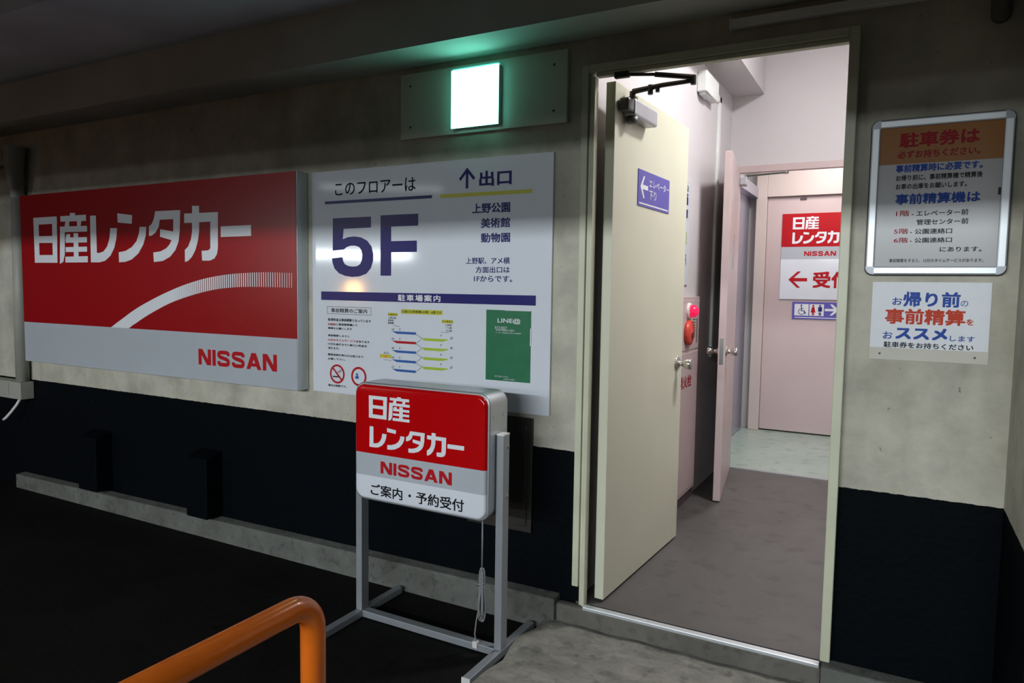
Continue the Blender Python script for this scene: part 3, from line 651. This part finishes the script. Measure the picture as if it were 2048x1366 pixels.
# ================================================================== RIGHT WALL NOTICES
fr = thing('framed_notice', 'silver snap frame with orange and white notice, right of the doorway', 'notice', (0.08, 0, 1.276))
FX0, FX1, FZ0, FZ1 = -0.1025, 0.2605, 1.2755, 1.7415
def ringprism(o, i, y0, y1):
    n = len(o); mb = MB()
    vs = [(u, y0, v) for u, v in o]+[(u, y0, v) for u, v in i]+[(u, y1, v) for u, v in o]+[(u, y1, v) for u, v in i]
    fs = []
    for k in range(n):
        j = (k+1) % n
        fs += [(k, j, n+j, n+k), (2*n+k, 3*n+k, 3*n+j, 2*n+j), (k, 2*n+k, 2*n+j, j), (n+k, n+j, 3*n+j, 3*n+k)]
    return mb.add(vs, fs)
obj('frame_back', MB().prism([(u, -0.012, v) for u, v in rrect(FX0-.003, FZ0-.003, FX1+.003, FZ1+.003, 0.022)], (0, 0.012, 0)), M['rubber'], fr)
for nm, b in (('frame_rail', (FX0+.020, FZ0, FX1-.020, FZ0+.024)), ('frame_rail', (FX0+.020, FZ1-.024, FX1-.020, FZ1)), ('frame_rail', (FX0, FZ0+.020, FX0+.024, FZ1-.020)), ('frame_rail', (FX1-.024, FZ0+.020, FX1, FZ1-.020))):
    obj(nm, MB().box(b[0], -0.022, b[1], b[2], -0.011, b[3]), M['aluface'], fr, bevel=0.004)
for sx, sz in ((0, 0), (1, 0), (1, 1), (0, 1)):
    cx = FX0+.0215 if sx == 0 else FX1-.0215; cz = FZ0+.0215 if sz == 0 else FZ1-.0215
    s1 = -1 if sx == 0 else 1; s2 = -1 if sz == 0 else 1
    arc = [(cx+s1*.0215*math.cos(math.radians(a)), cz+s2*.0215*math.sin(math.radians(a))) for a in range(0, 91, 15)]
    poly = arc+[(cx-s1*.0025, cz+s2*.0215), (cx-s1*.0025, cz-s2*.0025), (cx+s1*.0215, cz-s2*.0025)]
    obj('frame_corner', MB().prism([(u, -0.0225, v) for u, v in poly], (0, 0.012, 0)), M['steelgrey'], fr)
M['poster'] = mat('greyish_notice_paper', (0.36, 0.355, 0.365), 0.25, var=0.03, scale=5, spec=0.3)
M['posterband'] = mat('orange_notice_band', (0.29, 0.105, 0.008), 0.3, var=0.03, spec=0.2)
M['posterred'] = mat('dull_red_print', (0.30, 0.010, 0.02), 0.5, spec=0.15)
obj('notice_paper', MB().box(FX0+.02, -0.0140, FZ0+.02, FX1-.02, -0.0125, 1.6085), M['poster'], fr)
obj('orange_band', MB().box(FX0+.02, -0.0140, 1.6085, FX1-.02, -0.0125, FZ1-.02), M['posterband'], fr)
NP = Plane((0, -0.0140, 0), FRONT)
def nl(body, box, m, bold=0.015): letters(NP, body, box, M[m], fr, bold, res=2)
nl('駐車券は', (-0.0268, 1.6566, 0.1775, 1.7015), 'posterred', 0.03); nl('必ずお持ちください。', (-0.0298, 1.6245, 0.1806, 1.6475), 'posterred', 0.02)
nl('事前精算時に必要です。', (-0.0328, 1.5832, 0.1888, 1.6066), 'royal', 0.03); nl('お帰り前に、事前精算機で精算後', (-0.0313, 1.5580, 0.1902, 1.5752), 'black', 0.02)
nl('お車の出庫をお願いします。', (-0.0306, 1.5325, 0.1526, 1.5495), 'black', 0.02); nl('事前精算機は', (-0.0302, 1.4868, 0.188, 1.5190), 'royal', 0.03)
nl('1階', (-0.0262, 1.4515, 0.0096, 1.4690), 'posterred', 0.01); nl('- エレベーター前', (0.0154, 1.4502, 0.1607, 1.4675), 'black')
nl('管理センター前', (0.0296, 1.4240, 0.1621, 1.4410), 'black'); nl('5階', (-0.0293, 1.3983, 0.009, 1.4145), 'posterred', 0.01); nl('- 公園連絡口', (0.014, 1.3970, 0.1227, 1.4130), 'black')
nl('6階', (-0.0288, 1.3715, 0.0095, 1.3872), 'posterred', 0.01); nl('- 公園連絡口', (0.0145, 1.3709, 0.1236, 1.3863), 'black'); nl('にあります。', (0.094, 1.3430, 0.1986, 1.3575), 'black')
nl('事前精算をすると、15分のタイムサービスがあります。', (-0.0382, 1.3120, 0.2048, 1.3232), 'black', 0.01)
obj('frame_catch', MB().box(0.2300, -0.0165, 1.5052, 0.2375, -0.0139, 1.5256), M['rubber'], fr)

sh = thing('notice_sheet', 'white laminated sheet with blue and orange lettering below the silver frame', 'notice', (0.075, 0, 1.047))
M['backpl'] = mat('pale_backing_plate', (0.50, 0.48, 0.41), 0.5, var=0.05)
obj('backing_plate', MB().box(-0.080, -0.0026, 1.012, 0.2330, -0.0005, 1.2535), M['backpl'], sh)
obj('sheet', MB().box(-0.0795, -0.0042, 1.0490, 0.2310, -0.0028, 1.2520), M['paper'], sh)
HP = Plane((0, -0.0042, 0), FRONT)
for body, box, m, bd in (('お', (-0.0233, 1.1821, 0.0034, 1.2051), 'royal', .015), ('帰り前', (0.0056, 1.1776, 0.155, 1.2235), 'royal', .03), ('の', (0.1562, 1.1813, 0.1748, 1.1985), 'royal', 0),
        ('事前精算', (-0.041, 1.1236, 0.1701, 1.1712), 'orange', .03), ('を', (0.1729, 1.1262, 0.1914, 1.1446), 'orange', .02), ('お', (-0.0443, 1.0767, -0.018, 1.0993), 'royal', .015),
        ('ススメ', (-0.0106, 1.0775, 0.1275, 1.1140), 'royal', .04), ('します', (0.1338, 1.0770, 0.1969, 1.0932), 'royal', .015), ('駐車券をお持ちください', (-0.0411, 1.0505, 0.1946, 1.0685), 'black', .02)):
    letters(HP, body, box, M[m], sh, bd)
for x in (-0.0512, 0.1995): obj('screw', MB().lathe((x, -0.0026, 1.030), (0, -1, 0), [(0, .0035), (.0012, .003), (.0014, 0)], 10), M['darksteel'], sh)

# ================================================================== EXIT LIGHT AND WALL FITTINGS
bd = thing('backing_board', 'grey metal backing board behind the glowing exit light', 'board', (-1.52, 0, 1.84))
obj('board_panel', MB().box(-1.912, -0.016, 1.842, -1.134, -0.001, 2.112), M['board'], bd, bevel=0.002)
for x in (-1.86, -1.19):
    for z in (1.89, 2.06): obj('screw', MB().lathe((x, -0.016, z), (0, -1, 0), [(0, .005), (.002, .004), (.0022, 0)], 10), M['darksteel'], bd)
ex = thing('exit_light', 'square glowing white green exit light on the grey board above the floor guide', 'exit light', (-1.514, -0.016, 1.862))
obj('housing', MB().box(-1.6345, -0.041, 1.8575, -1.4155, -0.0165, 2.0865), M['exitbody'], ex, bevel=0.002)
obj('lit_panel', MB().box(-1.634, -0.046, 1.858, -1.416, -0.0415, 2.086), M['exit'], ex)
obj('lit_rim', MB().box(-1.632, -0.040, 2.0865, -1.418, -0.026, 2.0925), M['exittop'], ex)
# cable trunking over the door
tk = thing('cable_trunking', 'white cable trunking running along the wall above the doorway', 'trunking', (-0.07, 0, 2.085))
obj('cover', MB().box(-0.540, -0.030, 2.086, 0.293, -0.001, 2.116), M['fixture'], tk, bevel=0.003)
obj('end_cap', MB().box(-0.543, -0.032, 2.084, -0.536, -0.0005, 2.118), M['fixture'], tk)
# pipe elbow at top right
pe = MB(); pe.tube([(0.205, -0.06, 2.139), (0.205, -0.06, 2.07), (0.207, -0.050, 2.035), (0.210, -0.025, 2.018), (0.212, -0.001, 2.015)], 0.026, 14)
tag(obj('pipe_elbow', pe, M['rubberpipe'], loc=(0.21, -0.02, 2.015), smooth=True), 'short bent grey pipe at the top right corner above the poster frame', 'pipe')
# drain pipe left of the red sign
dp = thing('drain_pipe', 'vertical grey drain pipe left of the red sign with an elbow on top', 'pipe', (-4.87, -0.046, 0.58))
obj('pipe', MB().tube([(-4.885, -0.044, 0.582), (-4.868, -0.044, 1.74)], 0.038, 20), M['pvc'], dp, smooth=True)
auto_smooth(obj('elbow', MB().tube([(-4.868, -0.046, 1.735), (-4.866, -0.046, 1.76), (-4.860, -0.052, 1.81), (-4.850, -0.066, 1.90), (-4.838, -0.070, 1.99), (-4.832, -0.070, 2.045)], [.0385, .039, .041, .050, .059, .063], 20), M['pvc'], dp), 40)
auto_smooth(obj('branch', MB().tube([(-4.90, -0.062, 1.99), (-5.10, -0.06, 1.985), (-5.9, -0.06, 1.95)], 0.048, 18), M['pvc'], dp), 40)
tb = thing('wall_duct', 'low horizontal grey duct box left of the drain pipe', 'duct', (-5.4, 0, 0.47))
obj('duct_body', MB().box(-5.9, -0.083, 0.470, -4.84, -0.001, 0.580), M['pvc'], tb, bevel=0.004)
obj('duct_lid', MB().box(-5.9, -0.087, 0.490, -4.97, -0.083, 0.572), M['pvc'], tb)
wc = MB(); wc.tube([(-4.90, -0.055, 0.469), (-4.915, -0.07, 0.43), (-4.95, -0.085, 0.385), (-4.985, -0.10, 0.345), (-5.005, -0.105, 0.332)], 0.009, 10)
tag(obj('loose_cable', wc, M['cable'], loc=(-4.95, -0.08, 0.332), smooth=True), 'loose white cable end hanging below the drain pipe on the left', 'cable')
# dark recessed cabinet behind the stand sign
hb = thing('wall_cabinet', 'dark brown steel cabinet let into the wall behind the stand sign', 'cabinet', (-1.41, 0, 0.24))
obj('cabinet_body', MB().box(-1.560, -0.012, 0.236, -1.258, -0.001, 0.702), M['hatch'], hb, bevel=0.003)
obj('cabinet_door', MB().box(-1.540, -0.018, 0.262, -1.280, -0.012, 0.676), M['hatch'], hb, bevel=0.002)
obj('red_disc', MB().lathe((-1.385, -0.018, 0.622), (0, -1, 0), [(0, .026), (.002, .026), (.0022, 0)], 24), M['darkred'], hb)
for i, (a0, b0, z1) in enumerate(((-4.215, -4.035, 0.345), (-3.245, -3.085, 0.345))):
    w = MB(); w.prism([(a0, 0, 0.0), (a0, -0.10, 0.0), (a0, -0.10, z1-0.03), (a0, 0, z1)], (b0-a0, 0, 0))
    tag(obj('wheel_bumper', w, M['dado'], loc=((a0+b0)/2, 0, 0.0), bevel=0.006), ('dark navy bumper block on the dado, nearer the drain pipe', 'dark navy bumper block on the dado, nearer the stand sign')[i], 'bumper', 'bumper blocks on the dark dado')

# ================================================================== ORANGE HANDRAIL
rx, rt, ry = -1.000, 0.590, -1.480
R = 0.057
path = [(rx, -3.6, rt)]
path += [(rx, ry-R, rt)]
for k in range(1, 9):
    a = math.radians(90*k/8); path.append((rx, ry-R+R*math.sin(a), rt-R+R*math.cos(a)))
path += [(rx, ry, -0.115)]
hr = thing('handrail', 'orange painted bent pipe handrail in the dark foreground', 'handrail', (rx, ry, -0.115))
obj('rail_pipe', MB().tube(path, 0.0250, 24), M['handrail'], hr, smooth=True)
obj('post', MB().tube([(rx, -3.0, -0.115), (rx, -3.0, rt-0.02)], 0.0250, 20), M['handrail'], hr, smooth=True)
obj('base_plate', MB().box(rx-.05, ry-.05, -0.115, rx+.05, ry+.05, -0.108), M['handrail'], hr, bevel=0.002)

# ================================================================== CORRIDOR THINGS
# hydrant cabinet on the left wall
hc = thing('hydrant_cabinet', 'pink hydrant cabinet with red alarm bell and red lamp beside the cream door', 'cabinet', (-1.05, 1.3, 0.05))
LW = Plane((-1.036, 0, 0), (0, 1, 0))
obj('cabinet_body', MB().box(-1.0595, 0.98, 0.055, -1.036, 1.695, 1.185), M['pink'], hc, bevel=0.003)
obj('plinth', MB().box(-1.0595, 1.0, 0.0, -1.042, 1.68, 0.055), M['slot'], hc)
obj('alarm_panel', MB().box(-1.037, 1.0, 0.885, -1.033, 1.680, 1.165), M['pink'], hc, bevel=0.002)
obj('cabinet_door', MB().box(-1.037, 1.0, 0.075, -1.033, 1.680, 0.870), M['pink'], hc, bevel=0.002)
obj('alarm_bell', MB().lathe((-1.033, 1.425, 0.985), (1, 0, 0), [(0, .068), (.010, .072), (.022, .066), (.028, .050), (.029, .016), (.033, .015), (.034, 0)], 32), M['bell'], hc, smooth=True)
obj('bell_centre', MB().lathe((-1.001, 1.425, 0.985), (1, 0, 0), [(0, .014), (.004, .012), (.0045, 0)], 16), M['slot'], hc)
obj('lamp_ring', MB().lathe((-1.033, 1.44, 1.105), (1, 0, 0), [(0, .046), (.012, .044), (.014, .034)], 24), M['fixture'], hc)
obj('alarm_lamp', MB().lathe((-1.021, 1.44, 1.105), (1, 0, 0), [(0, .036), (.016, .036), (.030, .030), (.042, .018), (.046, .006), (.0465, 0)], 24), M['lampred'], hc, smooth=True)
a = MB()
for k in range(9): a.box(-1.0345, 1.540, 0.955+0.016*k, -1.0325, 1.600, 0.961+0.016*k)
obj('louvre', a, M['slot'], hc)
LP = Plane((-1.033, 0, 0), (0, 1, 0))
letters(LP, '消火栓', (1.28, 0.675, 1.545, 0.745), M['posterred'], hc, 0.02)
obj('cabinet_handle', MB().box(-1.033, 1.612, 0.92, -1.027, 1.622, 1.06), M['chrome'], hc)
# floor guide on the corridor wall
gb = thing('wall_guide_sign', 'white guide sign with blue squares on the corridor wall, mostly behind the cream door', 'sign', (-1.06, 1.22, 1.25))
obj('panel', MB().box(-1.0595, 0.98, 1.250, -1.052, 1.475, 1.815), M['whiteacr'], gb)
GW = Plane((-1.052, 0, 0), (0, 1, 0))
a = MB(); a.flat = True
for z in (1.685, 1.615): rect(GW, (1.385, z, 1.425, z+0.045), .0008, a)
rect(GW, (1.06, 1.735, 1.425, 1.745), .0008, a); obj('blue_square', a, M['blue'], gb)
letters(GW, 'ご案内', (1.10, 1.757, 1.425, 1.795), M['black'], gb, 0.0)
letters(GW, '5F', (1.08, 1.575, 1.30, 1.715), M['blue'], gb, 0.03)
letters(GW, '出口', (1.28, 1.47, 1.42, 1.545), M['lime'], gb, 0.0); letters(GW, '駐車場案内', (1.08, 1.36, 1.42, 1.43), M['midblue'], gb, 0.0)
# emergency lamp and its conduit
em = thing('emergency_lamp', 'white box lamp high on the corridor wall with thin conduit down', 'lamp', (-1.05, 1.6, 2.3))
obj('lamp_body', MB().box(-1.0595, 1.56, 2.33, -1.005, 1.86, 2.445), M['fixture'], em, bevel=0.006)
obj('lamp_lens', MB().box(-1.050, 1.58, 2.316, -1.015, 1.70, 2.33), M['alu'], em)
obj('conduit', MB().box(-1.0595, 2.06, 0.8, -1.042, 2.105, 2.42), M['fixture'], em, bevel=0.002)
obj('conduit', MB().box(-1.0595, 1.86, 2.385, -1.042, 2.105, 2.42), M['fixture'], em, bevel=0.002)
# pink inner door, folded back against the wall
pd = thing('hinged_door', 'narrow looking pink door standing edge on at the inner doorway', 'door', (-0.99, 2.47, 0.008))
e0 = Vector((-0.981, 2.472, 0)); e1 = Vector((-0.862, 1.612, 0)); tt = (e1-e0).normalized()
PP = Plane(e1, (-tt))      # u runs from the free edge to the hinge; normal faces the passage
PL = (e1-e0).length
obj('door_leaf', slab(PP, (0, 0.008, PL, 2.0), -0.040, 0.0), M['pink'], pd, bevel=0.002)
for s in (1, -1):
    c = PP.at(0.055, 0.872, 0.0 if s > 0 else -0.040)
    obj('door_knob', MB().lathe(c, PP.N*s, [(0, .030), (.005, .030), (.009, .014), (.028, .012), (.034, .020), (.056, .025), (.064, .022), (.066, 0)]), M['chrome'], pd, smooth=True)
obj('latch_plate', slab(PP, (-0.001, 0.80, 0.001, 0.95), -0.032, -0.010), M['chrome'], pd)
a = MB(); slab(PP, (PL-0.115, 1.915, PL-0.02, 1.965), 0.0, 0.045, a); obj('closer_body', a, M['closer'], pd, bevel=0.006)
a = MB(); q0 = PP.at(PL-0.09, 1.975, 0.03); q1 = Vector((-0.70, 2.44, 1.992)); a.tube([q0, q1], 0.008, 8); a.tube([q1, Vector((-0.69, 2.47, 1.995))], 0.012, 8); obj('closer_arm', a, M['chrome'], pd)
a = MB(); slab(PP, (0.30, 1.36, 0.40, 1.56), 0.0, 0.003, a); obj('wall_plate', a, M['alu'], pd)
# lift doors
lf = thing('lift_door', 'brushed stainless steel lift door in the lobby beside the pink door', 'lift door', (-1.2, 3.4, 0))
obj('door_panel', MB().box(-1.2495, 2.75, 0.004, -1.20, 3.36, 2.03), M['stainless'], lf)
obj('door_panel', MB().box(-1.2495, 3.365, 0.004, -1.20, 3.99, 2.03), M['stainless'], lf)
obj('lintel', MB().box(-1.2495, 2.7, 2.03, -1.13, 4.04, 2.12), M['stainless'], lf)
# back pink door with its frame (door_3)
d3 = MB(); d3.box(-1.145, 4.00, 0, -1.055, 4.099, 2.36); d3.box(-0.20, 4.00, 0, -0.10, 4.099, 2.36); d3.box(-1.055, 4.00, 2.035, -0.20, 4.099, 2.36)
frame3 = struct('door_3', d3, M['pinkframe'], 'pink steel frame at the back of the lobby', 'door frame', bevel=0.004)
bdv = thing('steel_door', 'closed pink steel door at the back of the lobby with a red rental sign', 'door', (-0.63, 4.05, 0))
obj('door_leaf', MB().box(-1.053, 4.032, 0.012, -0.202, 4.072, 2.033), M['pink'], bdv, bevel=0.002)
obj('kick_plate', MB().box(-1.045, 4.0295, 0.014, -0.21, 4.032, 0.10), M['pink'], bdv)
obj('door_stop', MB().box(-0.79, 4.02, 2.005, -0.74, 4.032, 2.02), M['slot'], bdv)
ms = thing('direction_sign', 'red and white rental sign with red left arrow on the back pink door', 'sign', (-0.64, 4.03, 1.16))
obj('red_face', MB().box(-0.9265, 4.024, 1.6055, -0.348, 4.0315, 1.887), M['redprint'], ms)
obj('grey_face', MB().box(-0.9265, 4.024, 1.5, -0.348, 4.0315, 1.6055), M['greyacr'], ms)
obj('white_face', MB().box(-0.9265, 4.024, 1.160, -0.348, 4.0315, 1.5), M['whiteacr'], ms)
BP = Plane((0, 4.024, 0), FRONT)
logo(BP, '日産', (-0.8417, 1.754), 0.098, M['white'], ms, u_end=-0.636)
logo(BP, 'レンタカー', (-0.842, 1.632), 0.096, M['white'], ms, u_end=-0.395)
wordmark(BP, 'NISSAN', (-0.7418, 1.528, -0.4946, 1.567), M['redprint'], ms)
a = MB(); shape(BP, [(-0.859, 1.327), (-0.787, 1.397), (-0.760, 1.397), (-0.817, 1.341), (-0.709, 1.341), (-0.709, 1.313), (-0.817, 1.313), (-0.760, 1.258), (-0.787, 1.258)], .001, a); obj('arrow', a, M['redprint'], ms)
letters(BP, '受付', (-0.6653, 1.258, -0.3785, 1.396), M['redprint'], ms, 0.03)
bs = thing('restroom_sign', 'small blue toilet direction sign with wheelchair mark under the red sign', 'sign', (-0.62, 4.03, 0.99))
obj('plate', MB().box(-0.818, 4.026, 0.992, -0.434, 4.0315, 1.138), M['signblue'], bs)
BB = Plane((0, 4.026, 0), FRONT)
obj('icon_tile', rect(BB, (-0.7992, 1.0215, -0.6872, 1.1205)), M['white'], bs); obj('icon_tile', rect(BB, (-0.680, 1.0215, -0.5677, 1.1205)), M['white'], bs)
a = MB(); a.flat = True; c = (-0.742, 1.056)
a.ring(BB.at(c[0], c[1], .0014), BB.U, BB.V, 0.022, 0.027, 24, math.radians(120), math.radians(370)); a.ring(BB.at(c[0]-0.003, 1.108, .0014), BB.U, BB.V, 0, 0.007, 14)
rect(BB, (c[0]-0.006, 1.062, c[0]+0.001, 1.099), .0014, a); rect(BB, (c[0]-0.006, 1.060, c[0]+0.020, 1.066), .0014, a); shape(BB, [(c[0]+0.016, 1.064), (c[0]+0.028, 1.036), (c[0]+0.036, 1.040), (c[0]+0.022, 1.066)], .0014, a); rect(BB, (c[0]-0.003, 1.080, c[0]+0.016, 1.085), .0014, a)
obj('wheelchair_mark', a, M['blue'], bs)
def figure(cx, skirt):
    a = MB(); a.flat = True; a.ring(BB.at(cx, 1.107, .0014), BB.U, BB.V, 0, 0.008, 14)
    if skirt: shape(BB, [(cx-.019, 1.050), (cx+.019, 1.050), (cx+.009, 1.097), (cx-.009, 1.097)], .0014, a)
    else: rect(BB, (cx-.015, 1.058, cx+.015, 1.097), .0014, a)
    rect(BB, (cx-.009, 1.025, cx-.001, 1.052), .0014, a); rect(BB, (cx+.001, 1.025, cx+.009, 1.052), .0014, a); return a
obj('woman_mark', figure(-0.651, True), M['redprint'], bs); obj('man_mark', figure(-0.597, False), M['blue'], bs)
a = MB(); shape(BB, [(-0.560, 1.064), (-0.490, 1.064), (-0.522, 1.028), (-0.502, 1.028), (-0.450, 1.074), (-0.502, 1.122), (-0.522, 1.122), (-0.490, 1.084), (-0.560, 1.084)][::1], .0010, a); obj('arrow', a, M['white'], bs)
obj('stripe', rect(BB, (-0.796, 1.002, -0.436, 1.008)), M['white'], bs)
